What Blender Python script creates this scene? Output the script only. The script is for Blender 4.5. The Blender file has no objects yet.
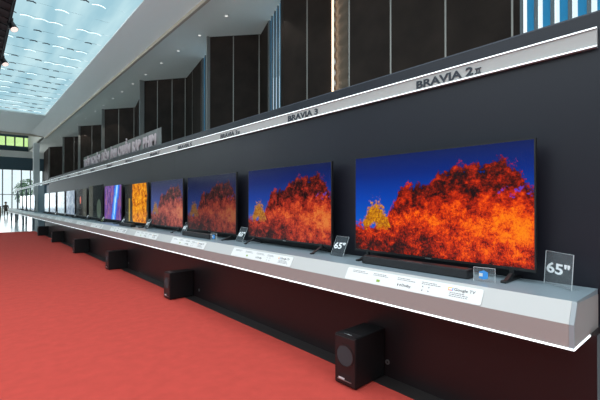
import bpy, bmesh, math, random
from mathutils import Vector, Matrix
random.seed(7)
sc = bpy.context.scene
C = sc.collection
CH = 1.42                                   # camera height
# ------------------------------------------------------------------ camera
cd = bpy.data.cameras.new('camera'); cam = bpy.data.objects.new('camera', cd); C.objects.link(cam)
cd.sensor_width = 36; cd.lens = 380/600*36; cd.clip_end = 400; cd.clip_start = .05
cam.location = (0, 0, CH); cam.rotation_euler = (math.radians(90.35), 0, math.radians(-40.97))
sc.camera = cam
# ------------------------------------------------------------------ world + light
w = bpy.data.worlds.new('world'); sc.world = w; w.use_nodes = True
bg = w.node_tree.nodes['Background']; bg.inputs[0].default_value = (.86, .96, 1, 1); bg.inputs[1].default_value = 1.15
def area(name, loc, rot, sx, sy, power, col):
    l = bpy.data.lights.new(name, 'AREA'); l.shape = 'RECTANGLE'; l.size = sx; l.size_y = sy; l.energy = power; l.color = col
    o = bpy.data.objects.new(name, l); C.objects.link(o); o.location = loc; o.rotation_euler = rot; return o
# the part of the skylight that lies above and behind the camera
area('skylight_daylight', (-4.8, -.5, 7.9), (0, 0, 0), 17, 19, 2300, (.93, .98, 1))
# daylight coming in through the tall glazing at the far end
area('far_glazing_daylight', (1.4, 59.6, 3.0), (math.radians(-90), 0, 0), 11, 4.6, 380, (.9, .98, 1))
# added fill lamp, unseen on the left, aimed up to brighten cove and soffit
fill_ = area('ceiling_fill_light', (-21.5, 22, 6.4), (0, math.radians(-135), 0), 2.0, 60, 14000, (.94, .99, 1)); fill_.data.spread = math.radians(95)
vs = sc.view_settings; vs.view_transform = 'Standard'; vs.look = 'None'; vs.gamma = 1; vs.use_curve_mapping = False; vs.exposure = 0

# ------------------------------------------------------------------ materials
def srgb(r, g, b):
    f = lambda c: (c/255/12.92 if c/255 <= .04045 else ((c/255+.055)/1.055)**2.4)
    return (f(r), f(g), f(b), 1)
def mat(name, col, rough=.5, metal=0, emis=None, estr=0, alpha=None, spec=None, noise=None, bump=None, coat=0):
    m = bpy.data.materials.new(name); m.use_nodes = True; nt = m.node_tree; b = nt.nodes['Principled BSDF']
    b.inputs['Base Color'].default_value = col; b.inputs['Roughness'].default_value = rough; b.inputs['Metallic'].default_value = metal
    if emis: b.inputs['Emission Color'].default_value = emis; b.inputs['Emission Strength'].default_value = estr
    if alpha is not None: b.inputs['Alpha'].default_value = alpha
    if spec is not None: b.inputs['Specular IOR Level'].default_value = spec
    if coat: b.inputs['Coat Weight'].default_value = coat; b.inputs['Coat Roughness'].default_value = .12
    tc = nt.nodes.new('ShaderNodeTexCoord')
    if noise:
        sc_, amt = noise
        n = nt.nodes.new('ShaderNodeTexNoise'); n.inputs['Scale'].default_value = sc_; n.inputs['Detail'].default_value = 5
        nt.links.new(tc.outputs['Object'], n.inputs['Vector'])
        r = nt.nodes.new('ShaderNodeValToRGB')
        r.color_ramp.elements[0].position = .3; r.color_ramp.elements[1].position = .7
        r.color_ramp.elements[0].color = tuple(c*(1-amt) for c in col[:3])+(1,)
        r.color_ramp.elements[1].color = tuple(min(1, c*(1+amt)) for c in col[:3])+(1,)
        nt.links.new(n.outputs[0], r.inputs[0]); nt.links.new(r.outputs[0], b.inputs['Base Color'])
    if bump:
        sc_, st = bump
        n = nt.nodes.new('ShaderNodeTexNoise'); n.inputs['Scale'].default_value = sc_; n.inputs['Detail'].default_value = 3
        nt.links.new(tc.outputs['Object'], n.inputs['Vector'])
        bp = nt.nodes.new('ShaderNodeBump'); bp.inputs['Strength'].default_value = st; bp.inputs['Distance'].default_value = .01
        nt.links.new(n.outputs[0], bp.inputs['Height']); nt.links.new(bp.outputs[0], b.inputs['Normal'])
    return m
M = {}
M['carpet'] = mat('red_carpet', (.50, .062, .048, 1), .95, spec=.1, noise=(9, .07), bump=(180, .5))
M['floor'] = mat('polished_floor', (.60, .63, .64, 1), .14, noise=(.6, .06))
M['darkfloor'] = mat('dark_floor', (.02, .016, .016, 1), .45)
M['wall'] = mat('dark_laminate', (.012, .0125, .020, 1), .40, spec=.36, noise=(.8, .08))
M['walltop'] = mat('dark_laminate_top', (.045, .055, .075, 1), .5)
M['plinth'] = mat('maroon_black_gloss', (.010, .006, .007, 1), .4, spec=.45)
M['counter_top'] = mat('blue_grey_laminate', (.20, .25, .285, 1), .35)
M['counter_slope'] = mat('upface_lit_laminate', (.50, .50, .49, 1), .5)  # paler than the front: light on the upturned face is in the colour
M['counter_front'] = mat('carpet_reflect_laminate', (.34, .30, .285, 1), .42)  # brown cast of the reflected red carpet put into the colour
M['counter_edge'] = mat('grey_edge', (.28, .31, .33, 1), .35)
M['led'] = mat('led_white', (1, 1, 1, 1), .5, emis=(.85, .97, 1, 1), estr=1.25)
M['fascia'] = mat('fascia_grey', (.40, .40, .39, 1), .45)
M['navy_letter'] = mat('dark_letter', (.015, .018, .03, 1), .4)
M['black'] = mat('black_plastic', (.010, .010, .011, 1), .38)
M['blackmatte'] = mat('matte_black', (.006, .006, .007, 1), .6, spec=.3, noise=(30, .2))
M['fabric'] = mat('black_grille_cloth', (.022, .022, .025, 1), .85, bump=(600, .6))
M['metal'] = mat('grey_metal', (.45, .45, .45, 1), .3, .9)
M['silver'] = mat('silver_print', (.75, .76, .78, 1), .3, .3)
M['white'] = mat('white_card', (.74, .74, .73, 1), .5)
M['print'] = mat('grey_print', (.12, .12, .13, 1), .6)
M['printdark'] = mat('dark_print', (.05, .05, .055, 1), .6)
M['yellow'] = mat('yellow_print', (.9, .55, .03, 1), .6)
M['red'] = mat('red_print', (.75, .06, .04, 1), .6)
M['green'] = mat('green_print', (.25, .40, .06, 1), .6)
M['blue'] = mat('blue_print', (.05, .30, .75, 1), .5)
M['smoke'] = mat('smoked_acrylic', (.06, .065, .075, 1), .08, alpha=.55)
M['clear'] = mat('clear_acrylic', (.5, .55, .58, 1), .05, alpha=.10)
M['edge'] = mat('acrylic_edge', (.75, .80, .82, 1), .2, alpha=.7)
M['whitepaint'] = mat('white_numerals', (.85, .86, .88, 1), .5, emis=(1, 1, 1, 1), estr=0)
M['wood'] = mat('dark_wood_panel', (.024, .017, .014, 1), .65, spec=.10, noise=(1.5, .25))
M['seam'] = mat('bronze_seam', (.22, .21, .19, 1), .4, .3)
M['fin'] = mat('grey_metal_fin', (.24, .24, .23, 1), .55)
M['soffit'] = mat('beige_soffit', (.84, .85, .79, 1), .75)
M['cove'] = mat('white_plaster', (.92, .93, .91, 1), .8)
M['lip'] = mat('warm_plaster_lip', (.50, .43, .35, 1), .7)
M['downlight'] = mat('downlight_lens', (1, 1, 1, 1), .4, emis=(1, .96, .88, 1), estr=.9)
M['warmled'] = mat('warm_led', (1, .8, .6, 1), .4, emis=(1, .66, .42, 1), estr=1.8)
M['wave'] = mat('bronze_wave_panel', (.16, .125, .095, 1), .4, .3)

M['darkblue'] = mat('navy_panel', (.015, .03, .07, 1), .4)
M['teal'] = mat('dark_teal_band', (.05, .10, .13, 1), .6)
M['mullion'] = mat('mullion_grey', (.10, .13, .15, 1), .5)
M['truss'] = mat('truss_black', (.008, .008, .010, 1), .5)
M['lamp'] = mat('lamp_lens', (1, .9, .85, 1), .3, emis=(1, .80, .72, 1), estr=.9)
M['steel'] = mat('steel_hanger', (.05, .06, .08, 1), .5)
M['hallwall'] = mat('hall_wall_grey', (.030, .032, .036, 1), .8)
M['brown'] = mat('brown_wood', (.16, .08, .04, 1), .5)
M['cloth'] = mat('grey_brown_cloth', (.16, .13, .11, 1), .8)
M['skin'] = mat('skin', (.50, .30, .22, 1), .6)
M['hair'] = mat('dark_hair', (.02, .015, .012, 1), .6)
M['leaf'] = mat('green_leaf', (.09, .22, .09, 1), .6)
M['bark'] = mat('bark', (.10, .07, .05, 1), .9)
M['column'] = mat('white_column', (.85, .90, .92, 1), .5)
M['paving'] = mat('pale_paving', (.55, .55, .52, 1), .8, noise=(.5, .1))

def glass(name, col, gl=.12):
    m = bpy.data.materials.new(name); m.use_nodes = True; nt = m.node_tree; nt.nodes.clear()
    o = nt.nodes.new('ShaderNodeOutputMaterial'); t = nt.nodes.new('ShaderNodeBsdfTransparent'); t.inputs[0].default_value = col
    g = nt.nodes.new('ShaderNodeBsdfGlossy'); g.inputs['Roughness'].default_value = .03
    x = nt.nodes.new('ShaderNodeMixShader'); x.inputs[0].default_value = gl
    nt.links.new(t.outputs[0], x.inputs[1]); nt.links.new(g.outputs[0], x.inputs[2]); nt.links.new(x.outputs[0], o.inputs[0])
    return m
M['glass'] = glass('window_glass', (.97, 1, 1, 1), .05)
M['greenglass'] = glass('green_tinted_glass', (.80, .93, .58, 1), .04)

def louvre_mat():
    m = bpy.data.materials.new('blue_louvre'); m.use_nodes = True; nt = m.node_tree; nt.nodes.clear()
    o = nt.nodes.new('ShaderNodeOutputMaterial'); t = nt.nodes.new('ShaderNodeBsdfTranslucent'); t.inputs[0].default_value = (.10, .52, .78, 1)
    g = nt.nodes.new('ShaderNodeBsdfDiffuse'); g.inputs[0].default_value = (.10, .42, .62, 1)
    x = nt.nodes.new('ShaderNodeMixShader'); x.inputs[0].default_value = .4
    nt.links.new(t.outputs[0], x.inputs[1]); nt.links.new(g.outputs[0], x.inputs[2]); nt.links.new(x.outputs[0], o.inputs[0])
    return m
M['louvre'] = louvre_mat()
# backlit skylight membrane
def sky_mat():
    m = bpy.data.materials.new('backlit_membrane'); m.use_nodes = True; nt = m.node_tree; nt.nodes.clear()
    N = nt.nodes.new; L = nt.links.new
    o = N('ShaderNodeOutputMaterial'); e = N('ShaderNodeEmission'); tc = N('ShaderNodeTexCoord')
    mp = N('ShaderNodeMapping'); mp.inputs['Scale'].default_value = (1.3, .16, 1)
    n = N('ShaderNodeTexNoise'); n.inputs['Scale'].default_value = 1.2; n.inputs['Detail'].default_value = 4
    r = N('ShaderNodeValToRGB'); r.color_ramp.elements[0].position = .33; r.color_ramp.elements[1].position = .68
    r.color_ramp.elements[0].color = (.36, .61, .71, 1); r.color_ramp.elements[1].color = (.56, .80, .86, 1)
    L(tc.outputs['Object'], mp.inputs[0]); L(mp.outputs[0], n.inputs['Vector']); L(n.outputs[0], r.inputs[0])
    L(r.outputs[0], e.inputs[0]); e.inputs[1].default_value = 1.0; L(e.outputs[0], o.inputs[0])
    return m
M['membrane'] = sky_mat()
M['glint'] = mat('painted_glint', (1, 1, 1, 1), .5, emis=(.85, 1, 1, 1), estr=1.1)  # glowing material for painted glints on the skylight rows

# ---- screens: node graph helpers
class G:
    def __init__(s, name):
        s.m = bpy.data.materials.new(name); s.m.use_nodes = True; s.nt = s.m.node_tree
        s.b = s.nt.nodes['Principled BSDF']; s.b.inputs['Base Color'].default_value = (.004, .004, .005, 1)
        uv = s.nt.nodes.new('ShaderNodeUVMap'); uv.uv_map = 'UVMap'
        sp = s.nt.nodes.new('ShaderNodeSeparateXYZ'); s.nt.links.new(uv.outputs[0], sp.inputs[0])
        s.u, s.v, s.uv = sp.outputs[0], sp.outputs[1], uv.outputs[0]
    def put(s, inp, val):
        if hasattr(val, 'is_output'): s.nt.links.new(val, inp)
        else: inp.default_value = val
    def math(s, op, a, b=0, c=0, clamp=False):
        n = s.nt.nodes.new('ShaderNodeMath'); n.operation = op; n.use_clamp = clamp
        s.put(n.inputs[0], a); s.put(n.inputs[1], b)
        if op in ('MULTIPLY_ADD', 'SMOOTH_MIN'): s.put(n.inputs[2], c)
        return n.outputs[0]
    def noise(s, scale, detail=6, sx=1.75, sy=1, off=0, rough=.6, dist=0):
        mp = s.nt.nodes.new('ShaderNodeMapping'); mp.inputs['Scale'].default_value = (sx, sy, 1); mp.inputs['Location'].default_value = (off, off*.7, off*.3)
        s.nt.links.new(s.uv, mp.inputs[0])
        n = s.nt.nodes.new('ShaderNodeTexNoise'); n.inputs['Scale'].default_value = scale; n.inputs['Detail'].default_value = detail
        n.inputs['Roughness'].default_value = rough; n.inputs['Distortion'].default_value = dist
        s.nt.links.new(mp.outputs[0], n.inputs['Vector']); return n.outputs[0]
    def ramp(s, f, stops, interp='LINEAR'):
        r = s.nt.nodes.new('ShaderNodeValToRGB'); cr = r.color_ramp; cr.interpolation = interp
        while len(cr.elements) < len(stops): cr.elements.new(.5)
        for e, (p, c) in zip(cr.elements, stops):
            e.position = p; e.color = c if len(c) == 4 else tuple(c)+(1,)
        s.put(r.inputs[0], f); return r.outputs[0]
    def curve(s, f, pts):
        return s.ramp(f, [(p, (v, v, v, 1)) for p, v in pts], 'B_SPLINE' if False else 'EASE')
    def mix(s, f, a, b):
        n = s.nt.nodes.new('ShaderNodeMix'); n.data_type = 'RGBA'
        s.put(n.inputs[0], f); s.put(n.inputs[6], a); s.put(n.inputs[7], b); return n.outputs[2]
    def step(s, x, w):     # smooth 0..1 of x/w around 0
        return s.math('MULTIPLY_ADD', x, 1/w, .5, clamp=True)
    def fin(s, col, strength=1, rough=.15, sat=1, spec=.5):
        h = s.nt.nodes.new('ShaderNodeHueSaturation'); h.inputs['Saturation'].default_value = sat
        s.put(h.inputs['Color'], col)
        s.nt.links.new(h.outputs[0], s.b.inputs['Emission Color']); s.b.inputs['Emission Strength'].default_value = strength
        s.b.inputs['Roughness'].default_value = rough; s.b.inputs['Specular IOR Level'].default_value = spec
        return s.m
def autumn(name, strength, sat, rough, reflect_haze=0, spec=.5):
    g = G(name)
    sky = g.ramp(g.v, [(.15, srgb(44, 104, 204)), (.55, srgb(14, 66, 172)), (.8, srgb(6, 38, 122)), (1, srgb(5, 24, 84))])
    big = g.noise(3.2, 3, off=3); mid = g.noise(9, 5, off=13, rough=.6, dist=.3); fine = g.noise(26, 6, off=9, rough=.7); fine2 = g.noise(64, 4, off=1, rough=.65)
    h = g.curve(g.u, [(0, .27), (.10, .27), (.22, .32), (.28, .50), (.33, .66), (.42, .70), (.50, .69), (.56, .78), (.66, .84), (.78, .83), (.87, .87), (.92, .78), (1, .64)])
    wob = g.math('ADD', g.math('MULTIPLY', g.math('SUBTRACT', mid, .5), .30), g.math('ADD', g.math('MULTIPLY', g.math('SUBTRACT', fine, .5), .16), g.math('MULTIPLY', g.math('SUBTRACT', fine2, .5), .10)))
    d = g.math('ADD', g.math('SUBTRACT', h, g.v), wob)
    mk = g.step(d, .03)
    hole = g.step(g.math('SUBTRACT', g.math('MULTIPLY', g.noise(17, 5, off=21), g.ramp(g.math('ADD', g.math('POWER', g.math('SUBTRACT', g.u, .92), 2), g.math('POWER', g.math('SUBTRACT', g.v, .60), 2)), [(0, (1, 1, 1)), (.02, (.5, .5, .5))])), .55), .06)
    # local tone: dark crown above, glowing lower right, crimson lower left
    t = g.math('ADD', g.math('MULTIPLY', g.math('SUBTRACT', fine, .5), .95), g.math('MULTIPLY', g.math('SUBTRACT', fine2, .5), .6))
    t = g.math('ADD', t, g.math('MULTIPLY', g.math('SUBTRACT', mid, .5), 1.25))
    t = g.math('ADD', t, g.math('MULTIPLY', g.math('SUBTRACT', big, .5), 1.3))
    bias = g.ramp(g.v, [(0, (.30,)*3), (.14, (.46,)*3), (.34, (.62,)*3), (.50, (.48,)*3), (.62, (.26,)*3), (.85, (.10,)*3)])
    right = g.math('MULTIPLY', g.math('SUBTRACT', g.u, .56), .30)
    # dark trunks and twigs
    tw = g.noise(14, 4, off=31, sx=3.2, sy=1.1, dist=1.5)
    twig = g.math('MULTIPLY', g.step(g.math('SUBTRACT', .022, g.math('ABSOLUTE', g.math('SUBTRACT', tw, .5))), .02), .30)
    twig = g.math('MULTIPLY', twig, g.ramp(g.v, [(.1, (.9, .9, .9)), (.42, (.8, .8, .8)), (.55, (.1, .1, .1))]))
    t = g.math('SUBTRACT', g.math('ADD', g.math('ADD', t, bias), right), twig)
    leaf = g.ramp(t, [(.05, srgb(26, 8, 8)), (.24, srgb(98, 22, 10)), (.42, srgb(178, 34, 8)), (.60, srgb(232, 66, 12)), (.80, srgb(250, 112, 28)), (1.0, srgb(253, 140, 50))])
    col = g.mix(mk, sky, leaf)
    col = g.mix(g.math('MULTIPLY', hole, .8), col, srgb(96, 76, 196))
    du = g.math('ABSOLUTE', g.math('SUBTRACT', g.u, .155)); top = g.math('SUBTRACT', .52, g.math('MULTIPLY', g.math('MULTIPLY', du, du), 26))
    dy = g.math('MINIMUM', g.math('SUBTRACT', top, g.v), g.math('MULTIPLY', g.math('SUBTRACT', g.v, .26), 1.5))
    dy = g.math('ADD', dy, g.math('ADD', g.math('MULTIPLY', g.math('SUBTRACT', fine, .5), .38), g.math('MULTIPLY', g.math('SUBTRACT', mid, .5), .34)))
    ym = g.step(dy, .06)
    yel = g.ramp(g.math('ADD', fine2, g.math('SUBTRACT', fine, .5)), [(.25, srgb(84, 46, 14)), (.5, srgb(190, 112, 24)), (.75, srgb(232, 172, 48))])
    col = g.mix(ym, col, yel)
    if reflect_haze: col = g.mix(reflect_haze, col, (.22, .24, .27, 1))  # screen reflection painted in as pale haze over the picture
    return g.fin(col, strength, rough, sat, spec)
M['scr_a'] = autumn('screen_autumn_vivid', 1.0, 1.05, .22, spec=.25)
M['scr_b'] = autumn('screen_autumn_clear', .72, .98, .10, spec=.35)
M['scr_c'] = autumn('screen_autumn_dim', .30, .95, .18, .02, .4)
M['scr_d'] = autumn('screen_autumn_washed', .58, .88, .25, .10, spec=.35)
def golden():
    g = G('screen_golden')
    n = g.noise(9, 6, off=2, sx=1.7, dist=1.2)
    gold = g.ramp(n, [(.30, srgb(90, 30, 4)), (.45, srgb(214, 110, 8)), (.6, srgb(250, 176, 20)), (.8, srgb(255, 226, 90))])
    e = g.math('ADD', g.u, g.math('MULTIPLY', g.math('SUBTRACT', g.noise(3, 3, off=7), .5), .25))
    m1 = g.step(g.math('SUBTRACT', e, .36), .03); m2 = g.step(g.math('SUBTRACT', .93, e), .03)
    bgc = g.ramp(g.u, [(0, srgb(30, 34, 34)), (.35, srgb(52, 50, 44))])
    line = g.step(g.math('SUBTRACT', .03, g.math('ABSOLUTE', g.math('SUBTRACT', g.u, .20))), .01)
    lm = g.math('MULTIPLY', line, g.step(g.math('SUBTRACT', .62, g.v), .02))
    return g.fin(g.mix(g.math('MULTIPLY', m1, m2), g.mix(g.math('MULTIPLY', lm, .7), bgc, srgb(190, 160, 70)), gold), .95, .15)
def flame():
    g = G('screen_blue_flame')
    n = g.noise(6, 5, off=4, sx=2.5, sy=.5, dist=.8)
    base = g.ramp(n, [(.3, srgb(24, 8, 44)), (.5, srgb(110, 60, 160)), (.62, srgb(150, 90, 120)), (.8, srgb(60, 30, 90))])
    c = g.math('ADD', g.math('ABSOLUTE', g.math('SUBTRACT', g.u, g.math('MULTIPLY_ADD', g.v, .22, .55))), g.math('MULTIPLY', g.math('SUBTRACT', n, .5), .25))
    fl = g.ramp(c, [(.0, srgb(190, 235, 255)), (.05, srgb(30, 150, 255)), (.13, srgb(14, 70, 220)), (.22, (0, 0, 0))])
    k = g.ramp(c, [(.10, (1, 1, 1)), (.22, (0, 0, 0))])
    return g.fin(g.mix(k, base, fl), .95, .2)
def darkpic(name, cols, sp):
    g = G(name)
    n = g.noise(sp, 4, off=sp, sx=2.5, sy=.7, dist=.5)
    return g.fin(g.ramp(n, [(.35, srgb(*cols[0])), (.52, srgb(*cols[1])), (.68, srgb(*cols[2]))]), .9, .12)
def blobpic():
    g = G('screen_dark_shoot')
    dx = g.math('DIVIDE', g.math('SUBTRACT', g.u, .76), .15); dy = g.math('DIVIDE', g.math('SUBTRACT', g.v, .26), .30)
    r = g.math('ADD', g.math('MULTIPLY', dx, dx), g.math('MULTIPLY', dy, dy))
    base = g.ramp(g.u, [(0, srgb(92, 96, 86)), (.28, srgb(84, 86, 78)), (.34, srgb(14, 24, 26)), (1, srgb(10, 22, 24))])
    return g.fin(g.mix(g.step(g.math('SUBTRACT', 1, r), .25), base, srgb(84, 100, 86)), .7, .12, spec=.15)
def ember():
    g = G('screen_dark_ember')
    dx = g.math('DIVIDE', g.math('SUBTRACT', g.u, .42), .06); dy = g.math('DIVIDE', g.math('SUBTRACT', g.v, .58), .14)
    r = g.math('ADD', g.math('MULTIPLY', dx, dx), g.math('MULTIPLY', dy, dy))
    base = g.ramp(g.u, [(0, srgb(20, 36, 44)), (.4, srgb(14, 10, 12)), (.6, srgb(40, 36, 32)), (.72, srgb(84, 84, 76)), (1, srgb(88, 90, 80))])
    return g.fin(g.mix(g.step(g.math('SUBTRACT', 1, r), .3), base, srgb(240, 120, 96)), .7, .12, spec=.15)
M['scr_gold'] = golden(); M['scr_flame'] = flame(); M['scr_blob'] = blobpic(); M['scr_ember'] = ember()
M['scr_pale'] = darkpic('screen_pale_blue', [(60, 80, 110), (130, 150, 170), (200, 210, 220)], 6)
M['scr_mixed'] = darkpic('screen_pale_green', [(20, 60, 90), (190, 215, 225), (90, 90, 120)], 8)

# ------------------------------------------------------------------ mesh helpers
class MB:
    def __init__(s): s.bm = bmesh.new()
    def box(s, x0, x1, y0, y1, z0, z1):
        vs = [s.bm.verts.new((x, y, z)) for x in (x0, x1) for y in (y0, y1) for z in (z0, z1)]
        for f in ((0, 1, 3, 2), (4, 6, 7, 5), (0, 4, 5, 1), (2, 3, 7, 6), (0, 2, 6, 4), (1, 5, 7, 3)):
            s.bm.faces.new([vs[i] for i in f])
        return s
    def obox(s, c, ax, ay, az):     # oriented box: centre, half-axis vectors
        c, ax, ay, az = map(Vector, (c, ax, ay, az))
        vs = [s.bm.verts.new(c+i*ax+j*ay+k*az) for i in (-1, 1) for j in (-1, 1) for k in (-1, 1)]
        for f in ((0, 1, 3, 2), (4, 6, 7, 5), (0, 4, 5, 1), (2, 3, 7, 6), (0, 2, 6, 4), (1, 5, 7, 3)):
            s.bm.faces.new([vs[i] for i in f])
        return s
    def prism(s, pts, f):           # pts 2D outline, f(p, t) -> 3D for t=0,1
        a = [s.bm.verts.new(f(p, 0)) for p in pts]; b = [s.bm.verts.new(f(p, 1)) for p in pts]
        n = len(pts); s.bm.faces.new(a); s.bm.faces.new(list(reversed(b)))
        for i in range(n): s.bm.faces.new([a[i], b[i], b[(i+1) % n], a[(i+1) % n]])
        return s
    def tube(s, p, q, r, n=12, r2=None):
        p, q = Vector(p), Vector(q); d = (q-p).normalized(); r2 = r if r2 is None else r2
        u = d.orthogonal().normalized(); v = d.cross(u)
        A = [s.bm.verts.new(p+r*(math.cos(t)*u+math.sin(t)*v)) for t in [2*math.pi*i/n for i in range(n)]]
        B = [s.bm.verts.new(q+r2*(math.cos(t)*u+math.sin(t)*v)) for t in [2*math.pi*i/n for i in range(n)]]
        s.bm.faces.new(list(reversed(A))); s.bm.faces.new(B)
        for i in range(n): s.bm.faces.new([A[i], A[(i+1) % n], B[(i+1) % n], B[i]])
        return s
    def ring(s, c, r0, r1, d, h, n=28):   # flat ring standing out from c along d
        c, d = Vector(c), Vector(d).normalized(); u = d.orthogonal().normalized(); v = d.cross(u)
        P = [[s.bm.verts.new(c+k*d+r*(math.cos(2*math.pi*i/n)*u+math.sin(2*math.pi*i/n)*v)) for i in range(n)] for r, k in ((r1, 0), (r1, h), (r0, h), (r0, 0))]
        for a in range(4):
            for i in range(n): s.bm.faces.new([P[a][i], P[a][(i+1) % n], P[(a+1) % 4][(i+1) % n], P[(a+1) % 4][i]])
        return s
    def quad(s, a, b, c, d):
        s.bm.faces.new([s.bm.verts.new(p) for p in (a, b, c, d)]); return s
    def build(s, name, m, parent=None, bevel=0, smooth=False):
        bmesh.ops.recalc_face_normals(s.bm, faces=s.bm.faces)
        me = bpy.data.meshes.new(name); s.bm.to_mesh(me); s.bm.free(); me.materials.append(m)
        if smooth: me.shade_smooth()
        o = bpy.data.objects.new(name, me); C.objects.link(o)
        if parent: o.parent = parent
        if bevel:
            b = o.modifiers.new('bevel', 'BEVEL'); b.width = bevel; b.segments = 3; b.limit_method = 'ANGLE'
        return o
def tag(o, label=None, cat=None, group=None, kind=None):
    if label: o['label'] = label
    if cat: o['category'] = cat
    if group: o['group'] = group
    if kind: o['kind'] = kind
    return o
def empty(name, label, cat, loc=(0, 0, 0), group=None, rotz=0, mw=None):
    o = bpy.data.objects.new(name, None); C.objects.link(o); o.empty_display_size = .1
    if mw is not None: o.matrix_world = mw
    else: o.location = loc; o.rotation_euler = (0, 0, rotz)
    return tag(o, label, cat, group)
def frame(xa, ya, loc):     # matrix with local x, local y, z = x cross y
    xa, ya = Vector(xa).normalized(), Vector(ya).normalized(); za = xa.cross(ya)
    m = Matrix((xa, ya, za)).transposed().to_4x4(); m.translation = Vector(loc); return m
def copy_tree(o, parent=None):
    c = o.copy(); C.objects.link(c)
    if parent: c.parent = parent
    for ch in [x for x in bpy.data.objects if x.parent == o]: copy_tree(ch, c)
    return c
def text(name, s, wd, ht, m, parent, loc=(0, 0, 0), depth=.002, off=0.0, shear=0, label=None, rot=None, cap=None):
    cu = bpy.data.curves.new(name, 'FONT'); cu.body = s; cu.size = 1; cu.extrude = .01; cu.offset = off; cu.shear = shear; cu.resolution_u = 3
    t = bpy.data.objects.new(name+'_c', cu); C.objects.link(t); bpy.context.view_layer.update()
    me = bpy.data.meshes.new_from_object(t.evaluated_get(bpy.context.evaluated_depsgraph_get())); me.name = name
    bpy.data.objects.remove(t)
    xs = [v.co.x for v in me.vertices]; ys = [v.co.y for v in me.vertices]; zs = [v.co.z for v in me.vertices]
    x0, x1, y0, y1, z0, z1 = min(xs), max(xs), min(ys), max(ys), min(zs), max(zs)
    if cap: y0, y1, ht = 0, .70, cap
    for v in me.vertices:
        p = Vector(((v.co.x-x0)/(x1-x0)*wd, (v.co.y-y0)/(y1-y0)*ht, (v.co.z-z0)/(z1-z0)*depth))
        if rot: p = rot @ p
        v.co = p+Vector(loc)
    me.materials.clear(); me.materials.append(m)
    o = bpy.data.objects.new(name, me); C.objects.link(o)
    if parent: o.parent = parent
    if label: o['label'] = label
    return o
R90 = Matrix.Rotation(math.radians(90), 3, 'X')       # text upright, facing local -y

# ------------------------------------------------------------------ floor
tag(MB().box(-22, 12, -12, 61, -.2, 0).build('floor', M['floor']), kind='structure')
MBc = MB().box(-1.6, 2.40, -6, 22.5, .001, .012)
tag(MBc.build('red_carpet', M['carpet']), 'wide red carpet running along the row of televisions', 'carpet')
tag(MB().box(-1.6, 2.42, 22.5, 22.62, .001, .014).build('trim_1', M['lip']), kind='structure')
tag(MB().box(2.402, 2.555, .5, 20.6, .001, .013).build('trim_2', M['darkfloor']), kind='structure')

# ------------------------------------------------------------------ hall shell
ZC = CH+6.5
# zigzag panel wall plan (x, y)
P = [(7.4, 62), (7.0, 53), (8.5, 50.8), (7.1, 44.2), (7.0, 44.0), (8.5, 42), (7.15, 36.9), (7.0, 36.8), (8.5, 34.6), (7.2, 29.2), (7.0, 29.1), (8.5, 27),
     (7.25, 21.0), (6.95, 20.9), (8.5, 18.8), (7.5, 13.9), (7.0, 13.67), (8.46, 12.05), (7.45, 9.45), (7.35, 9.25), (7.9, 7.65), (7.2, 6.44), (8.2, 2.89), (7.4, -1.5), (8.2, -4), (7.4, -12)]
def zwall(name, pts, z0, z1, m, th=.12):
    mb = MB()
    for (a, b) in zip(pts[:-1], pts[1:]):
        a, b = Vector((*a, 0)), Vector((*b, 0)); d = (b-a); n = Vector((d.y, -d.x, 0)).normalized()
        if n.x < 0: n = -n
        mb.obox((a+b)/2+n*th/2+Vector((0, 0, (z0+z1)/2)), d/2, n*th/2, (0, 0, (z1-z0)/2))
    return tag(mb.build(name, m), kind='structure')
wz = [i for i in range(len(P)-1)]
# windows replace these pieces
def lerp(a, b, t): return (a[0]+(b[0]-a[0])*t, a[1]+(b[1]-a[1])*t)
winA = (lerp(P[17], P[18], .42), lerp(P[17], P[18], .96))      # near x=272..284
winB = (lerp(P[22], P[23], .02), lerp(P[22], P[23], .93))      # right end of the picture
winC = (lerp(P[14], P[15], .62), lerp(P[14], P[15], .99))      # x=197..204
left = P[:15]+[winC[0]]; zwall('wall_right', left, 0, ZC+.1, M['wood'])
zwall('wall_right', [winC[1]]+P[15:18]+[winA[0]], 0, ZC+.1, M['wood'])
zwall('wall_right', [winA[1]]+P[18:21], 0, ZC+.1, M['wood'])
zwall('wall_right', P[21:23]+[winB[0]], 0, ZC+.1, M['wood'])
zwall('wall_right', [winB[1]]+P[23:], 0, ZC+.1, M['wood'])
for wn, z0 in ((winA, 1.2), (winB, 1.2), (winC, 1.2)): zwall('wall_right', list(wn), 0, z0, M['wood'])
# louvred windows
def louvre_window(k, a, b, period, seed):
    a, b = Vector((*a, 0)), Vector((*b, 0)); d = b-a; L = d.length; d.normalize(); n = Vector((-d.y, d.x, 0))
    if n.x < 0: n = -n
    z0, z1 = 1.2, ZC; zc, hz = (z0+z1)/2, (z1-z0)/2
    r = tag(MB().obox((a+b)/2+n*.30+Vector((0, 0, zc)), d*L/2, n*.006, (0, 0, hz)).build('window_%d' % k, M['glass']), kind='structure')
    cnt = int(L/period)
    for i in range(cnt+1):
        c = a+d*min(L-.02, i*period)
        MB().obox(c+n*.03+Vector((0, 0, zc)), d*.022, n*.03, (0, 0, hz)).build('mullion', M['mullion'], r)
        if i < cnt:
            c2 = a+d*(i*period+period*.34)
            # a deep, slightly turned blue louvre blade
            dd = (d*.80+n*.6).normalized(); nn = Vector((-dd.y, dd.x, 0))
            MB().obox(c2+d*period*.32+n*.05+Vector((0, 0, zc)), d*period*.26, n*.012, (0, 0, hz)).build('louvre_blade', M['louvre'], r)
louvre_window(1, winB[0], winB[1], .29, 1)
louvre_window(2, winA[0], winA[1], .36, 2)
louvre_window(3, winC[0], winC[1], .36, 3)
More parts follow.
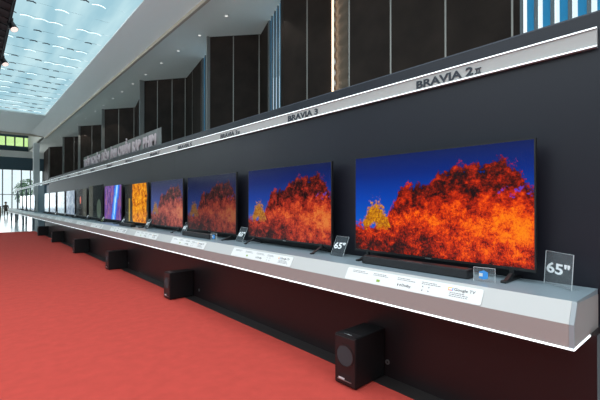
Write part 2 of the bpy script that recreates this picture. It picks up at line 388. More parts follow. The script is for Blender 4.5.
# lit wavy recess between two panels
a, b = Vector((*P[20], 0)), Vector((*P[21], 0)); d = (b-a).normalized(); n = Vector((d.y, -d.x, 0)); n = n if n.x > 0 else -n
mb = MB(); rows = 150; cols = 10; L = (b-a).length
grid = [[None]*(cols+1) for _ in range(rows+1)]
for i in range(rows+1):
    for j in range(cols+1):
        z = (ZC)*i/rows; t = j/cols
        p = a+d*L*t+n*(.08+.012*math.sin(z*22+t*6+1.5*math.sin(z*1.7)))
        grid[i][j] = mb.bm.verts.new((p.x, p.y, z))
for i in range(rows):
    for j in range(cols): mb.bm.faces.new([grid[i][j], grid[i][j+1], grid[i+1][j+1], grid[i+1][j]])
wp = mb.build('trim_3', M['wave'], smooth=True); tag(wp, kind='structure')
sol = wp.modifiers.new('s', 'SOLIDIFY'); sol.thickness = .02
ls = MB().obox(a+d*.06-n*.02+Vector((0, 0, ZC/2)), d*.04, n*.02, (0, 0, ZC/2-.05)).build('strip_light', M['warmled'])
tag(ls, 'tall warm strip light at the edge of the wavy bronze wall recess', 'light')
# seams and metal edges on the panels
mb = MB()
def seam(i, t, wd=.018, m='seam', stick=.012):
    a, b = Vector((*P[i], 0)), Vector((*P[i+1], 0)); d = (b-a).normalized(); n = Vector((d.y, -d.x, 0)); n = -n if n.x > 0 else n
    mb.obox(a+(b-a)*t+n*stick/2+Vector((0, 0, ZC/2)), d*wd, n*stick/2, (0, 0, ZC/2))
for i, ts in ((21, (.01, .303, .639, .985)), (20, ()), (19, (.5,)), (16, (.02, .5, .97)), (17, (.40,)), (13, (.03, .35, .68, .97)), (10, (.03, .5, .97)), (7, (.03, .5, .97)), (4, (.04, .5)), (1, (.04,)), (14, (.25, .58))):
    for t in ts: seam(i, t)
tag(mb.build('trim_4', M['seam']), kind='structure')
mb = MB()
for (x, y) in ((6.92, 52.95), (6.92, 43.95), (6.92, 36.7), (6.9, 29.0), (6.78, 20.8), (6.97, 13.58)):
    mb.box(x, x+.24, y-.02, y+.06, 0, ZC)
tag(mb.build('trim_5', M['fin']), kind='structure')

# ceiling: soffit, lip, cove, far part
tag(MB().box(5.77, 12, -12, 61, ZC, ZC+.25).build('ceiling', M['soffit']), kind='structure')
tag(MB().box(5.70, 5.80, -12, 46, ZC-.02, ZC+.14).build('trim_6', M['lip']), kind='structure')
ZS = CH+6.8
tag(MB().prism([(5.72, ZC+.10), (4.40, ZS), (4.40, ZS+.2), (5.72, ZC+.3)], lambda p, t: (p[0], -12+58*t, p[1])).build('ceiling', M['cove']), kind='structure')
tag(MB().box(-22, 4.42, 35.5, 46, ZS-.02, ZS+.25).build('ceiling', M['cove']), kind='structure')
tag(MB().box(-22, 5.80, 45.95, 46.15, ZS-.22, ZS+.02).build('trim_7', M['lip']), kind='structure')
tag(MB().prism([(5.65, 46), (5.9, 46), (5.9, 61), (5.65, 61)], lambda p, t: (p[0], p[1], ZC+.01+.24*t)).build('ceiling', M['soffit']), kind='structure')
# far upper void
tag(MB().box(-22, 6.4, 46.2, 61, CH+9.2, CH+9.4).build('ceiling', M['hallwall']), kind='structure')
tag(MB().prism([(5.65, 46.2), (5.65, 60.6), (5.75, 60.6), (5.75, 46.2)], lambda p, t: (p[0], p[1], ZC+.02+2.7*t)).build('wall_right', M['soffit']), kind='structure')
tag(MB().box(-22, 5.6, 46.0, 46.2, ZS+.2, CH+9.4).build('wall_far', M['cove']), kind='structure')
# far wall pieces
YF = 60
tag(MB().box(-22, 7.4, YF-.3, YF+.3, CH+5.7, CH+6.5).build('wall_far', M['cove']), kind='structure')
tag(MB().box(-22, 7.4, YF-.05, YF+.1, CH+4.1, CH+5.7).build('wall_far', M['teal']), kind='structure')
tag(MB().box(-22, 7.4, YF, YF+.3, CH+6.5, CH+7.15).build('wall_far', M['teal']), kind='structure')
tag(MB().box(-22, 7.4, YF, YF+.3, CH+8.3, CH+9.4).build('wall_far', M['teal']), kind='structure')
wu = tag(MB().box(-22, 5.64, YF+.1, YF+.14, CH+7.15, CH+8.3).build('window_4', M['greenglass']), kind='structure')
x = -21.5
while x < 5.6: MB().box(x-.07, x+.07, YF-.02, YF+.2, CH+7.15, CH+8.3).build('mullion', M['mullion'], wu); x += .92
wl = tag(MB().box(-4.6, 7.4, YF+.1, YF+.13, .1, CH+4.1).build('window_5', M['glass']), kind='structure')
tag(MB().box(-22, -4.6, YF-.05, YF+.2, 0, CH+4.1).build('wall_far', M['hallwall']), kind='structure')
x = -4.55
while x < 7.3: MB().box(x-.05, x+.05, YF-.02, YF+.2, 0, CH+4.1).build('mullion', M['mullion'], wl); x += .95
MB().box(-4.6, 7.4, YF-.01, YF+.19, CH+.95, CH+1.03).build('transom', M['mullion'], wl)
# column at the far end and the hall's other walls
tag(MB().box(5.2, 5.75, 50.2, 50.8, 0, ZC).build('wall_far', M['column']), kind='structure')
tag(MB().box(-22.2, -22, -12, 61, 0, 5.7).build('wall_left', M['hallwall']), kind='structure')
wh = tag(MB().box(-22.13, -22.09, -12, 61, 5.7, ZS+.2).build('window_7', M['glass']), kind='structure')  # unseen window strip, added to go with the side fill lamp
y = -11
while y < 61: MB().box(-22.2, -22.0, y-.06, y+.06, 5.7, ZS+.2).build('mullion', M['mullion'], wh); y += 4
tag(MB().box(-22, 12, -12.2, -12, 0, ZS+.2).build('wall_near', M['hallwall']), kind='structure')

# skylight: rows of backlit membrane
def membrane():
    mb = MB(); gl = MB(); st = MB()
    y = -11.8; k = 0
    while y < 35.4:
        nx = 110; x0, x1 = -21.8, 4.40; W = 1.30
        row = []
        for j in range(4):
            t = j/3
            line = []
            for i in range(nx+1):
                x = x0+(x1-x0)*i/nx
                sc_ = abs(math.sin(math.pi*(x+.3*k)/.9))
                line.append(mb.bm.verts.new((x, y+W*t-.05*sc_*(1-t), ZS+.02+.05*t+.035*(1-sc_)*(1-t))))
            row.append(line)
        for j in range(3):
            for i in range(nx): mb.bm.faces.new([row[j][i], row[j][i+1], row[j+1][i+1], row[j+1][i]])
        # hangers (dark) and glowing pieces painted in as glints along the row edge
        x = -7
        while x < 4.2:
            if y > 8:
                r = random.random(); 
                if k % 6 in (0, 4): r *= .6
                if r < (.7 if k % 6 == 1 else .24):
                    for dx_, dz_ in ((-.09, .0), (0, -.03), (.08, .0)): st.obox((x+dx_, y-.05+dz_, ZS+.0), (.05, .03*(1 if dx_ > 0 else -1), 0), (0, .022, 0), (0, 0, .012))
                elif r > .58 or (k % 6 == 3 and r > .3): 
                    for q_ in (-2, -1, 0, 1, 2): gl.obox((x+q_*.085, y-.06+.018*q_*q_, ZS-.01), (.045, .018*q_, 0), (0, .016, 0), (0, 0, .008))
            x += .45
        y += 1.25; k += 1
    o = tag(mb.build('window_6', M['membrane'], smooth=True), kind='structure')
    g_ = gl.build('painted_glint', M['glint'], o); s_ = st.build('hanger', M['steel'], o)
membrane()
tag(MB().box(-22, 4.4, -12, 35.5, ZS+.5, ZS+.6).build('ceiling', M['teal']), kind='structure')

# recessed downlights in the soffit
yy = [9.6, 11.65, 13.7, 15.7, 17.6, 19.7, 21.7, 23.7, 25.6, 27.8, 30, 33, 36, 40, 44]
ords = ['nearest', 'second', 'third', 'fourth', 'fifth', 'sixth', 'seventh', 'eighth', 'ninth', 'tenth', 'eleventh', 'twelfth', 'thirteenth', 'fourteenth', 'farthest']
r0 = None
for i, y in enumerate(yy):
    if r0 is None:
        r0 = empty('recessed_downlight', '', 'light', (6.72, y, ZC), group='downlights along the soffit')
        MB().ring((0, 0, 0), .055, .085, (0, 0, -1), .012, 20).build('trim_ring', M['white'], r0)
        MB().tube((0, 0, .0), (0, 0, -.006), .055, 20).build('lens', M['downlight'], r0)
        o = r0
    else: o = copy_tree(r0)
    o.location = (6.72, y, ZC); o['label'] = 'small round recessed downlight in the beige soffit, %s from the camera' % ords[i]
    if i % 3 == 0:
        l = bpy.data.lights.new('downlight_beam', 'SPOT'); l.energy = 60; l.spot_size = 1.6; l.color = (1, .93, .82); l.shadow_soft_size = .06
        lo = bpy.data.objects.new('downlight_beam', l); C.objects.link(lo); lo.location = (6.72, y, ZC-.05)

# ------------------------------------------------------------------ outside
tag(MB().box(-40, 40, 61.2, 120, -.6, -.05).build('ground', M['paving']), kind='structure')
def tree(x, y, h, label):
    t = empty('tree', label, 'tree', (x, y, -.05), 'trees beyond the far glazing')
    MB().tube((0, 0, 0), (0, 0, h*.6), .12, 8, .06).build('trunk', M['bark'], t)
    mb = MB()
    for _ in range(700):
        a = random.uniform(0, 6.28); q = random.random()**.5; zz = random.uniform(-1, 1)
        rr = h*.30*math.sqrt(max(0, 1-zz*zz))*q
        c = Vector((rr*math.cos(a), rr*math.sin(a), h*.66+h*.34*zz))
        v = Vector((random.gauss(0, 1), random.gauss(0, 1), random.gauss(0, 1))).normalized(); u = v.orthogonal().normalized(); s_ = .13
        mb.quad(c-u*s_, c+v.cross(u)*s_*.5, c+u*s_, c-v.cross(u)*s_*.5)
    f = mb.build('foliage', M['leaf'], t)
tree(5.6, 66, 4.2, 'leafy green tree outside the glazing, nearer the display wall')
tree(7.6, 68, 3.6, 'leafy green tree outside the glazing, mostly behind the display wall')
tree(6.6, 71, 5.0, 'tallest leafy green tree outside the far glazing')

# ------------------------------------------------------------------ display wall
Y0, Y1 = .50, 20.9
XW = 2.76
dw = empty('display_wall', 'long dark slate partition wall behind the row of televisions', 'partition wall', (XW, 0, 0))
def at(o): return Vector(o.location)
mb = MB()
y = Y0; 
while y < Y1-.01:
    y2 = min(y+(6.1 if y == Y0 else 1.22), Y1); mb.box(0, .22, y+.001, y2-.001, 0, CH+1.11); y = y2
mb.build('panel', M['wall'], dw)
MB().box(.012, .21, Y0+.01, Y1-.01, 0, CH+1.105).build('core', M['black'], dw)
MB().box(.0, .226, Y0, Y1, CH+1.111, CH+1.119).build('top_cap', M['walltop'], dw)
MB().box(.0, .23, Y1+.002, 21.6, 0, CH+.80).build('end_post', M['darkblue'], dw)
MB().box(.0, .2, 22.4, 24.6, 0, CH+.86).build('panel', M['teal'], dw)
for yy_ in (21.9, 25.2, 31.5, 37.6): MB().box(.06, .16, yy_-.05, yy_+.05, 0, CH+.93).build('post', M['mullion'], dw)

# fascia band with two light lines and lettering
XF = 2.735
fb = empty('illuminated_fascia', 'long grey sign band with white light lines high on the display wall', 'sign', (XF, 0, CH))
zb, zt = .9035, 1.0115
YE = 38
MB().box(.0, .024, .53, YE, zb+.006, zt-.006).build('band', M['fascia'], fb)
MB().box(-.006, .024, .53, YE, zt-.006, zt+.003).build('upper_lip', M['counter_edge'], fb)
MB().box(-.006, .024, .53, YE, zb-.003, zb+.006).build('lower_lip', M['counter_edge'], fb)
MB().box(-.012, -.0065, .528, YE, zt-.004, zt+.002).build('light_line', M['led'], fb)
MB().box(-.012, -.0065, .528, YE, zb-.002, zb+.004).build('light_line', M['led'], fb)
def fascia_text(s, yc, wd, ht=.060, sub=None):
    m = MB
    p = Matrix(((0, 0, -1), (-1, 0, 0), (0, 1, 0)))       # text x -> -Y, text y -> Z, depth -> -X
    text('lettering', s, wd, ht, M['navy_letter'], fb, (-.001, yc+wd/2, zb+.016), .004, off=.028, rot=p)
    if sub:
        y0 = yc-wd/2-.014; z0 = zb+.017; q = MB()
        q.box(-.005, -.001, y0-.042, y0, z0, z0+.006); q.box(-.005, -.001, y0-.042, y0, z0+.032, z0+.038)
        q.box(-.005, -.001, y0-.017, y0-.008, z0+.006, z0+.032); q.box(-.005, -.001, y0-.034, y0-.025, z0+.006, z0+.032)
        q.build('roman_two', M['navy_letter'], fb)
fascia_text('BRAVIA 2', 1.475, .46, .062, 'II')
fascia_text('BRAVIA 3', 3.11, .49, .064)
fascia_text('BRAVIA 3', 4.67, .46, .06, 'II')
fascia_text('BRAVIA 5', 6.12, .55)
for s, y in (('BRAVIA 7', 7.5), ('BRAVIA 8', 9.1), ('BRAVIA 8', 10.7), ('BRAVIA 9', 12.5), ('BRAVIA 9', 14.3), ('BRAVIA', 16.2), ('BRAVIA', 18.1)): fascia_text(s, y, .5)

# banner standing on the wall top
bn = empty('banner_sign', 'translucent grey banner with pale capital letters standing on the display wall', 'sign', (2.86, 0, CH+1.119))
MB().box(0, .012, 7.5, 14.3, 0, .375).build('panel', mat('banner_acrylic', (.16, .17, .17, 1), .3, alpha=.75, noise=(6, .3)), bn)
pm = mat('pink_silver_letter', (.50, .43, .46, 1), .4)
yb_ = 14.2
for wd_ in 'TRẢI NGHIỆM ĐIỆN ẢNH CHUẨN RẠP PHIM'.split():
    ww = .185*len(wd_)
    text('lettering', wd_, ww, .25, pm, bn, (-.002, yb_, .06), .02, off=.025, rot=Matrix(((0, 0, -1), (-1, 0, 0), (0, 1, 0))), cap=.225); yb_ -= ww+.18

# ------------------------------------------------------------------ display counter
ZT = .92
ct = empty('display_counter', 'long wall-mounted grey counter with sloped front carrying all the televisions', 'counter', (2.24, 0, 0))
YA, YB = .533, 38.0
ex = lambda y0, y1: (lambda p, t: (p[0], y0+(y1-y0)*t, p[1]))
MB().prism([(.06, ZT), (.505, ZT), (.505, ZT-.03), (.10, ZT-.03)], ex(YA, YB)).build('countertop', M['counter_top'], ct)
MB().prism([(.06, ZT), (.10, ZT-.03), (.04, .815), (.0, .815)], ex(YA+.018, YB)).build('sloped_panel', M['counter_slope'], ct)
MB().prism([(.0, .815), (.02, .815), (.02, .70), (.0, .70)], ex(YA+.018, YB)).build('front_panel', M['counter_front'], ct)
MB().prism([(.0, .70), (.0, .815), (.06, ZT), (.07, ZT-.012), (.012, .812), (.012, .70)], ex(YA-.004, YA+.017)).build('corner_trim', M['counter_edge'], ct)
MB().prism([(.012, .70), (.012, .812), (.075, ZT-.01), (.505, ZT-.031), (.505, .70)], ex(YA-.002, YA+.012)).build('end_panel', M['counter_front'], ct)
MB().box(.02, .505, YA+.02, YB, .70, .712).build('underside', M['counter_edge'], ct)
MB().box(-.004, .009, YA-.005, YB, .690, .698).build('light_line', M['led'], ct)
MB().box(.0095, .505, YA-.006, YA+.008, .690, .698).build('light_line', M['led'], ct)
pl = MB().box(.315, .50, .50, 20.5, 0.001, .70).build('plinth', M['plinth'], ct)
for yy_ in (24, 29, 34, 37.8): MB().box(.2, .3, yy_-.05, yy_+.05, 0, .70).build('leg', M['mullion'], ct)
for i, y in enumerate((1.86, 5.2, 8.5)):
    s = empty('cable_outlet', ['small round cable outlet low on the plinth behind the nearest subwoofer', 'small round cable outlet low on the plinth behind the second subwoofer', 'small round cable outlet low on the plinth behind the third subwoofer'][i], 'socket', (2.553, y, .13), 'cable outlets on the plinth')
    MB().ring((0, 0, 0), .008, .02, (-1, 0, 0), .006, 16).build('collar', M['metal'], s)
    MB().tube((0, 0, 0), (-.003, 0, 0), .008, 12).build('cap', M['black'], s)

# ------------------------------------------------------------------ televisions
XT = 2.62
def make_tv(Yr, W, H, scr, label, feet='splay', z0=.068):
    t = empty('television', label, 'television', (XT, Yr+W/2, ZT), 'televisions on the counter', -math.pi/2)
    # body: shallow shell behind the screen (local: x width, -y front, z up)
    b = MB(); bz = .009
    b.box(-W/2, W/2, .001, .022, z0, z0+H); b.box(-W/2+.12, W/2-.12, .022, .055, z0+.03, z0+H*.62)
    b.build('housing', M['black'], t, bevel=.003)
    f = MB()
    f.box(-W/2, -W/2+bz, -.004, .001, z0, z0+H); f.box(W/2-bz, W/2, -.004, .001, z0, z0+H)
    f.box(-W/2+bz, W/2-bz, -.004, .001, z0+H-bz, z0+H); f.box(-W/2+bz, W/2-bz, -.004, .001, z0, z0+.018)
    bz_ = f.build('bezel', M['black'], t)
    q = MB().quad((-W/2+bz, -.0015, z0+.018), (W/2-bz, -.0015, z0+.018), (W/2-bz, -.0015, z0+H-bz), (-W/2+bz, -.0015, z0+H-bz))
    uvl = q.bm.loops.layers.uv.new('UVMap')
    q.bm.faces.ensure_lookup_table()
    for lp in q.bm.faces[0].loops:
        co = lp.vert.co; lp[uvl].uv = (0 if co.x < 0 else 1, 0 if co.z < z0+H/2 else 1)
    me = bpy.data.meshes.new('screen'); q.bm.to_mesh(me); me.materials.append(M[scr])
    o = bpy.data.objects.new('screen', me); C.objects.link(o); o.parent = t
    MB().box(-.025, .025, -.006, -.0045, z0+.005, z0+.012).build('badge', M['metal'], bz_)
    for s in (-1, 1):
        x = s*(W/2-.14)
        g = MB()
        if feet == 'splay':
            g.obox((x+s*.0, -.065, .036), Vector((0, -.065, -.028)), (.014, 0, 0), (0, .004, .007))
            g.obox((x+s*.0, .055, .036), Vector((0, .050, -.028)), (.014, 0, 0), (0, -.004, .007))
            g.box(x-.016, x+.016, -.012, .02, .05, z0+.02); g.box(x-.015, x+.015, -.15, -.115, 0.001, .012); g.box(x-.015, x+.015, .09, .118, 0.001, .012)
        else:
            g.box(x-.016, x+.016, -.14, .118, .001, .016); g.box(x-.013, x+.013, -.006, .018, .016, z0+.02)
            g.prism([(-.012, .016), (-.10, .016), (-.012, .05)], lambda p, tt: (x-.012+.024*tt, p[0], p[1]))
        g.build('foot', M['black'], t, bevel=.003)
    return t
specs = [
 (.81, 1.45, .83, 'scr_a', 'nearest television showing vivid orange autumn trees under a deep blue sky', 'flat'),
 (2.55, 1.45, .83, 'scr_b', 'second nearest television, autumn trees with a clear yellow tree and splayed feet', 'splay'),
 (4.28, 1.47, .83, 'scr_c', 'dimmest of the autumn tree televisions, third from the camera, soundbar in front', 'flat'),
 (5.92, 1.45, .83, 'scr_d', 'washed-out autumn tree television, fourth from the camera beside the golden screen', 'splay'),
 (7.52, 1.45, .83, 'scr_gold', 'television showing a golden yellow textured shape on a dark ground', 'flat'),
 (9.25, 1.45, .85, 'scr_flame', 'television showing a bright blue flame streak on purple', 'flat'),
 (10.9, 1.50, .91, 'scr_blob', 'tall dark television with a pale green shoot low on its screen', 'flat'),
 (12.7, 1.45, .86, 'scr_ember', 'dark television with one small glowing red spot', 'flat'),
 (14.4, 1.45, .84, 'scr_pale', 'pale blue television just beyond the one with the red spot', 'flat'),
 (16.2, 1.45, .84, 'scr_mixed', 'pale television with dark blotches, before the last stretch of dark wall', 'flat'),
 (18.1, 1.45, .84, 'scr_pale', 'pale glaring television, second before the dark end post', 'flat'),
 (19.9, 1.2, .84, 'scr_mixed', 'narrow looking pale television right before the dark end post', 'flat'),
 (24.8, 1.45, .84, 'scr_pale', 'first pale television standing beyond the dark end post', 'flat'),
 (26.8, 1.45, .84, 'scr_mixed', 'second pale television beyond the dark end post', 'flat'),
 (29.0, 1.45, .84, 'scr_pale', 'third pale television beyond the dark end post', 'flat'),
 (31.2, 1.45, .84, 'scr_mixed', 'farthest television, near the far tip of the counter', 'flat')]
for s in specs: make_tv(*s)

# ------------------------------------------------------------------ 65-inch signs (leaning acrylic)
which = ['nearest', 'second nearest', 'third nearest', 'fourth nearest', 'fifth nearest', 'sixth nearest', 'seventh nearest', 'eighth nearest', 'ninth nearest', 'tenth nearest', 'eleventh nearest', 'farthest']
def size_sign(x, y, ang, lean, i, wd=.155, ht=.175, clear=False):
    base = Vector((x, y, ZT+.003))
    xa = Vector((math.sin(ang), -math.cos(ang), 0)); back = Vector((math.cos(ang), math.sin(ang), 0))
    ya = Vector((0, 0, 1))*math.cos(lean)+back*math.sin(lean)
    sg = empty('size_sign', '', 'sign', group='acrylic size signs on the counter', mw=frame(xa, ya, base))
    MB().box(-wd/2, wd/2, 0, ht, -.004, 0).build('plate', M['clear' if clear else 'smoke'], sg)
    e = MB(); e.box(-wd/2-.0015, -wd/2, 0, ht, -.004, 0); e.box(wd/2, wd/2+.0015, 0, ht, -.004, 0); e.box(-wd/2, wd/2, ht, ht+.0015, -.004, 0)
    e.build('polished_edge', M['edge'], sg)
    if lean < .2: MB().box(-wd/2, wd/2, .004, .007, -.05, -.0045).build('foot', M['clear'], sg)
    text('numerals', '65"', wd*.84, ht*.33, M['whitepaint'], sg, (-wd*.42, ht*.36, .0005), .0015, off=.022, label='white numerals 65"')
    return sg
s = size_sign(2.61, .70, math.radians(-38), math.radians(4), 0, .22, .20, True); s['label'] = 'clear acrylic sign with white 65" at the near end of the counter'
for i, y in enumerate((2.46, 4.16, 5.84, 7.43, 9.12, 10.8, 12.55, 14.25, 16.0, 17.95)):
    s = size_sign(2.52 if 6.5 < y < 7.6 else 2.57, y-.015-(.03 if i == 3 else 0), 0, math.radians(27), i+1, .155, .195)
    s['label'] = 'leaning smoked acrylic sign with white 65", %s of the smoked ones' % which[i]

# ------------------------------------------------------------------ soundbars, small acrylic cards
def soundbar(y0, y1, label, x=2.475):
    s = empty('soundbar', label, 'soundbar', (x, (y0+y1)/2, ZT), rotz=-math.pi/2)
    L = (y1-y0)/2
    MB().box(-L, L, -.045, .045, .002, .062).build('body', M['fabric'], s, bevel=.006)
    MB().box(-L+.02, L-.02, -.035, .035, .0622, .0635).build('top_panel', M['black'], s)
    MB().box(-.10, .10, -.034, -.022, .0636, .0642).build('touch_controls', M['metal'], s)
    for q in (-L-.002, L+.002): MB().box(q-.0015, q+.0015, -.043, .043, .004, .060).build('end_cap', M['black'], s)
soundbar(1.15, 2.02, 'long charcoal soundbar in front of the nearest television')
soundbar(4.66, 5.52, 'long charcoal soundbar in front of the dim third television')
soundbar(7.95, 8.75, 'long dark soundbar in front of the golden picture television')
def card(x, y, label):
    c = empty('acrylic_card_holder', label, 'card holder', (x, y, ZT), 'acrylic card holders beside soundbars', -math.pi/2+.12)
    MB().box(-.062, .062, -.002, .002, .001, .088).build('front_plate', M['clear'], c)
    e = MB(); e.box(-.064, -.062, -.003, .003, .001, .09); e.box(.062, .064, -.003, .003, .001, .09); e.box(-.062, .062, -.003, .003, .088, .09); e.build('polished_edge', M['edge'], c)
    MB().box(-.062, .062, .0025, .05, .001, .004).build('foot', M['clear'], c)
    k = MB(); k.prism([(-.028, .022), (.0, .016), (.024, .024), (.024, .062), (.0, .072), (-.028, .062)], lambda p, t: (p[0]-.002, -.003-.001*t, p[1]))
    k.build('printed_picture', M['blue'], c)['label'] = 'blue printed picture'
    MB().box(-.030, -.008, -.0055, -.0045, .034, .054).build('printed_mark', M['white'], c)
card(2.44, 1.045, 'small clear acrylic card holder with a blue picture beside the nearest soundbar')
card(2.44, 4.55, 'small clear acrylic card holder beside the dim third television')

# ------------------------------------------------------------------ placards on the sloped front
sl = Vector((.06, 0, .105)).normalized()
def placard(yr, label, near=False, detail=2):
    wd, ht = 1.06, .098
    loc = Vector((2.241, yr+wd/2, .818)) + Vector((-sl.z, 0, sl.x))*.004
    p = empty('feature_placard', label, 'placard', group='white feature placards on the counter front', mw=frame((0, -1, 0), sl, loc))
    mb = MB(); r = .012; pts = []
    for cx, cy, a0 in ((wd/2-r, r, -90), (wd/2-r, ht-r, 0), (-wd/2+r, ht-r, 90), (-wd/2+r, r, 180)):
        for k in range(5): a = math.radians(a0+k*22.5); pts.append((cx+r*math.cos(a), cy+r*math.sin(a)))
    mb.prism(pts, lambda q, t: (q[0], q[1], -.003+.003*t)); mb.build('card', M['white'], p)
    rnd = random.Random(int(yr*10))
    # unreadable small print: five columns of short word bars
    cols = (-.47, -.27, -.06, .13, .33)
    for ci, cx in enumerate(cols):
        pr = MB()
        for ln in range(2 if ci < 4 else 3):
            y = (.078-ln*.011) if ci < 4 else (.044-ln*.011)
            x = cx
            end = cx+rnd.uniform(.085, .13)+(.02 if ln else 0)
            while x < end:
                w_ = rnd.uniform(.006, .018); pr.box(x, x+w_, y, y+.0038, .0002, .0008); x += w_+.004
        pr.build('small_print', M['print'], p)
    MB().box(-.23, -.20, .022, .040, .0002, .001).build('square_logo', M['green'], p)
    d = MB()
    for x0, fl in ((-.045, 1), (-.027, -1)):
        pts = [(x0+(.007 if fl > 0 else 0)-.007*fl*1, .022)]
        arc = [(x0+fl*.008*math.cos(math.radians(a))-fl*.004, .031+.009*math.sin(math.radians(a))) for a in range(-90, 91, 30)]
        d.prism(arc, lambda q, t: (q[0], q[1], .0002+.0008*t))
    d.build('double_d_logo', M['printdark'], p)
    text('wordmark', 'Dolby', .072, .023, M['printdark'], p, (-.014, .019, .0003), .0008, off=.008)
    ar = MB()
    for i, (dx, dy) in enumerate(((-1, 1), (1, 1), (-1, -1), (1, -1))):
        cx, cy = .165+dx*.022, .037+dy*.013
        ar.prism([(cx-dx*.006, cy-dy*.005), (cx+dx*.006, cy-dy*.002), (cx+dx*.001, cy+dy*.006)], lambda q, t: (q[0], q[1], .0002+.0008*t))
    ar.build('corner_arrows', M['print'], p)
    g = MB(); g.box(.315, .319, .058, .078, .0002, .001); g.box(.319, .343, .074, .078, .0002, .001); g.build('tv_logo_outline', M['yellow'], p)
    g = MB(); g.box(.319, .343, .058, .062, .0002, .001); g.build('tv_logo_outline', M['red'], p)
    MB().box(.343, .347, .058, .078, .0002, .001).build('tv_logo_outline', M['blue'], p)
    text('wordmark', 'Google TV', .13, .024, M['printdark'], p, (.355, .055, .0003), .0008, off=.006)
    return p
pn = ['front of the nearest television', 'front of the second television', 'front of the dim third television', 'front of the washed-out fourth television', 'front of the golden picture television', 'front of the blue flame television',
      'front of the tall dark television', 'front of the television with the red spot', 'front of the first pale television', 'front of the second pale television', 'front of the third pale television']
for s, nme in zip(specs, pn): placard(s[0]+.17, 'white feature placard on the sloped counter in '+nme)
MB_ = tag(MB().box(2.228, 2.2345, 23.0, 23.8, .73, .80).build('red_placard', mat('dusty_red_card', (.45, .22, .22, 1), .6)), 'dusty red card on the far counter front beyond the end post', 'placard')

# ------------------------------------------------------------------ subwoofers
def subwoofer(y, label, rz=0.0):
    s = empty('subwoofer', label, 'subwoofer', (2.355, y, .014), 'black subwoofers on the carpet edge', -math.pi/2+rz)
    # local -y faces the aisle
    W, D, H = .205, .37, .385
    MB().box(-W/2, W/2, -D/2, D/2, .008, H).build('cabinet', M['blackmatte'], s, bevel=.006)
    MB().box(-W/2+.006, W/2-.006, -D/2-.006, -D/2-.0005, .02, H-.01).build('front_baffle', M['black'], s, bevel=.002)
    MB().box(-W/2+.006, W/2-.006, -D/2+.002, -D/2+.085, H+.0005, H+.003).build('top_label_plate', M['metal'] if False else M['black'], s)
    text('top_print', '—▪—', .07, .012, M['silver'], s, (-.035, -D/2+.03, H+.0032), .0005)
    ds = MB().ring((0, -D/2-.0062, .235), .078, .088, (0, -1, 0), .004, 36).build('driver', M['black'], s)
    mb = MB(); mb.tube((0, -D/2-.0062, .235), (0, -D/2-.0082, .235), .077, 36); mb.build('driver_cloth', M['fabric_l'], ds)
    pt = MB().box(-.062, .062, -D/2-.0075, -D/2-.0062, .05, .095).build('port', M['truss'], s, bevel=.0005)
    MB().box(-.066, .066, -D/2-.014, -D/2-.0065, .046, .050).build('port_lip', M['metal'], pt)
    MB().box(-.058, .0, -D/2-.010, -D/2-.0078, .052, .064).build('badge', M['silver'], s)
    for sx in (-1, 1):
        for sy in (-1, 1): MB().tube((sx*.08, sy*.16, 0), (sx*.08, sy*.16, .008), .012, 10).build('rubber_foot', M['truss'], s)
M['fabric_l'] = mat('driver_grey', (.035, .035, .04, 1), .8)
for i, y in enumerate((1.98, 5.46, 8.65, 12.05, 15.8, 19.4)):
    subwoofer(y, ['largest looking black subwoofer in the foreground on the carpet edge', 'second nearest black subwoofer below the dim autumn televisions', 'third black subwoofer along the carpet edge', 'fourth black subwoofer along the carpet edge', 'fifth black subwoofer, second from the carpet end', 'farthest black subwoofer at the far end of the carpet'][i], .04)

# ------------------------------------------------------------------ lighting truss
ZB = CH+3.95
tr = empty('lighting_truss', 'black lighting truss hanging at the upper left with spotlights', 'truss', (0.3, 0, ZB))
ys0, ys1 = 5.5, 15.2
for x in (-.3, .34):
    for z in (.0, .34): MB().tube((x, ys0, z), (x, ys1, z), .028, 8).build('chord', M['truss'], tr)
br = MB(); y = ys0; k = 0
while y < ys1-.3:
    for x in (-.3, .34): br.tube((x, y, 0 if k % 2 else .34), (x, y+.4, .34 if k % 2 else 0), .014, 6)
    br.tube((-.3, y, 0), (.34, y+.4, 0), .014, 6); br.tube((-.3, y, .34), (.34, y, .34), .014, 6); y += .4; k += 1
br.build('brace', M['truss'], tr)
MB().box(-.29, .33, ys0+.1, ys1-.1, .02, .30).build('cable_tray', M['truss'], tr)
for y in (7, 13.5): MB().tube((0, y, .34), (0, y, ZS-ZB), .01, 6).build('hanging_cable', M['truss'], tr)
def spot(y, label):
    s = empty('stage_spotlight', label, 'spotlight', (.655, y, ZB+.05), 'spotlights on the truss')
    dr = Vector((.35, -.45, -.85)).normalized(); c = Vector((.03, -.02, -.10))
    MB().tube(c-dr*.10, c+dr*.11, .065, 20, .08).build('barrel', M['truss'], s)
    MB().tube(c-dr*.16, c-dr*.101, .05, 16).build('heat_sink', M['truss'], s)
    MB().tube(c+dr*.1105, c+dr*.116, .072, 20).build('lens', M['lamp'], s)
    MB().tube((0, 0, .0), (0, 0, .055), .02, 8).build('clamp', M['truss'], s)
    y_ = MB(); y_.obox(c+Vector((-.0, .115, .045)), (.015, 0, 0), (0, .005, 0), (0, 0, .08)); y_.obox(c+Vector((0, -.115, .045)), (.015, 0, 0), (0, .005, 0), (0, 0, .08)); y_.box(-.01, .04, -.14, .10, -.005, .0); y_.build('yoke', M['truss'], s)
spot(8.1, 'black stage spotlight nearest the camera on the hanging truss')
spot(10.5, 'middle black stage spotlight with glowing lens on the hanging truss')
spot(13.3, 'farthest black stage spotlight with glowing lens on the hanging truss')

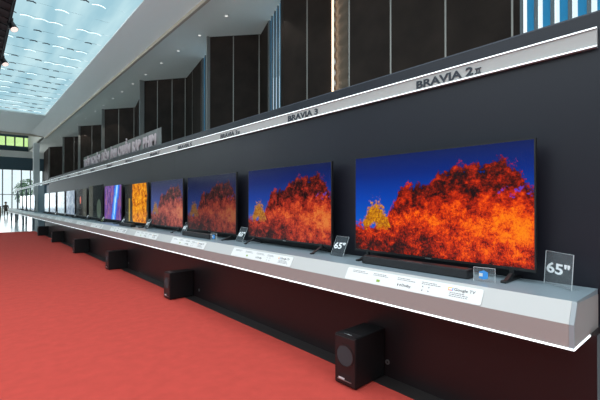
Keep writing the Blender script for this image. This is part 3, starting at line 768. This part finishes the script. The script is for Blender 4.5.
# ------------------------------------------------------------------ far person at a desk
dk = empty('reception_desk', 'small brown desk by the far glazing beside the seated person', 'desk', (2.0, 49.6, 0))
MB().box(-1.2, .45, -.35, .35, .98, 1.03).build('desk_top', M['brown'], dk)
MB().box(-1.15, .40, -.30, -.27, .0, .98).build('front_panel', M['brown'], dk)
for x in (-1.12, .37): MB().box(x-.03, x+.03, -.26, .3, 0, .98).build('side_panel', M['brown'], dk)
st_ = empty('stool', 'small dark stool under the far seated person', 'stool', (2.75, 48.9, 0))
MB().tube((0, 0, .50), (0, 0, .55), .19, 20).build('seat', M['black'], st_)
for a in (45, 135, 225, 315):
    c_, s_ = math.cos(math.radians(a)), math.sin(math.radians(a))
    MB().tube((.14*c_, .14*s_, .50), (.20*c_, .20*s_, 0), .014, 8).build('leg', M['metal'], st_)
def skin_body(name, joints, edges, m, parent):
    me = bpy.data.meshes.new(name); me.from_pydata([j[0] for j in joints], edges, [])
    o = bpy.data.objects.new(name, me); C.objects.link(o); o.parent = parent; me.materials.append(m)
    o.modifiers.new('skin', 'SKIN'); sv = me.skin_vertices[0].data
    for i, j in enumerate(joints): sv[i].radius = j[1] if isinstance(j[1], tuple) else (j[1], j[1])
    sv[0].use_root = True
    sb = o.modifiers.new('sub', 'SUBSURF'); sb.levels = 1; sb.render_levels = 2
    bpy.context.view_layer.update()
    me2 = bpy.data.meshes.new_from_object(o.evaluated_get(bpy.context.evaluated_depsgraph_get()))
    o.modifiers.clear(); o.data = me2; me2.shade_smooth(); return o
pe = empty('person', 'person in grey-brown clothes sitting on a stool near the far glazing', 'person', (2.75, 48.9, 0))
J = [((0, 0, .64), (.15, .12)), ((0, 0, .85), (.13, .10)), ((0, 0, 1.06), (.16, .10)), ((0, 0, 1.16), (.06, .05)), ((0, -.01, 1.24), (.06, .06)), ((0, -.02, 1.33), (.085, .10)), ((0, -.02, 1.40), (.07, .08)),
     ((-.17, 0, 1.09), .055), ((-.22, -.05, .86), .042), ((-.16, -.25, .78), .034), ((-.13, -.33, .76), .03),
     ((.17, 0, 1.09), .055), ((.22, -.05, .86), .042), ((.16, -.25, .78), .034), ((.13, -.33, .76), .03),
     ((-.10, -.06, .62), .085), ((-.12, -.44, .60), .065), ((-.12, -.46, .14), .042), ((-.12, -.58, .05), .035),
     ((.10, -.06, .62), .085), ((.12, -.44, .60), .065), ((.12, -.46, .14), .042), ((.12, -.58, .05), .035)]
E = [(0, 1), (1, 2), (2, 3), (3, 4), (4, 5), (5, 6), (2, 7), (7, 8), (8, 9), (9, 10), (2, 11), (11, 12), (12, 13), (13, 14), (0, 15), (15, 16), (16, 17), (17, 18), (0, 19), (19, 20), (20, 21), (21, 22)]
body = skin_body('body', J, E, M['cloth'], pe)
body.data.materials.append(M['skin'])
for p in body.data.polygons:
    if p.center.z > 1.17 or (p.center.y < -.27 and p.center.z > .7): p.material_index = 1
h_ = MB(); bmesh.ops.create_icosphere(h_.bm, subdivisions=2, radius=.112, matrix=Matrix.Translation((0, .015, 1.375)))
for v in list(h_.bm.verts):
    if v.co.y < -.055 and v.co.z < 1.42: h_.bm.verts.remove(v)
h_.build('hair', M['hair'], pe, smooth=True)
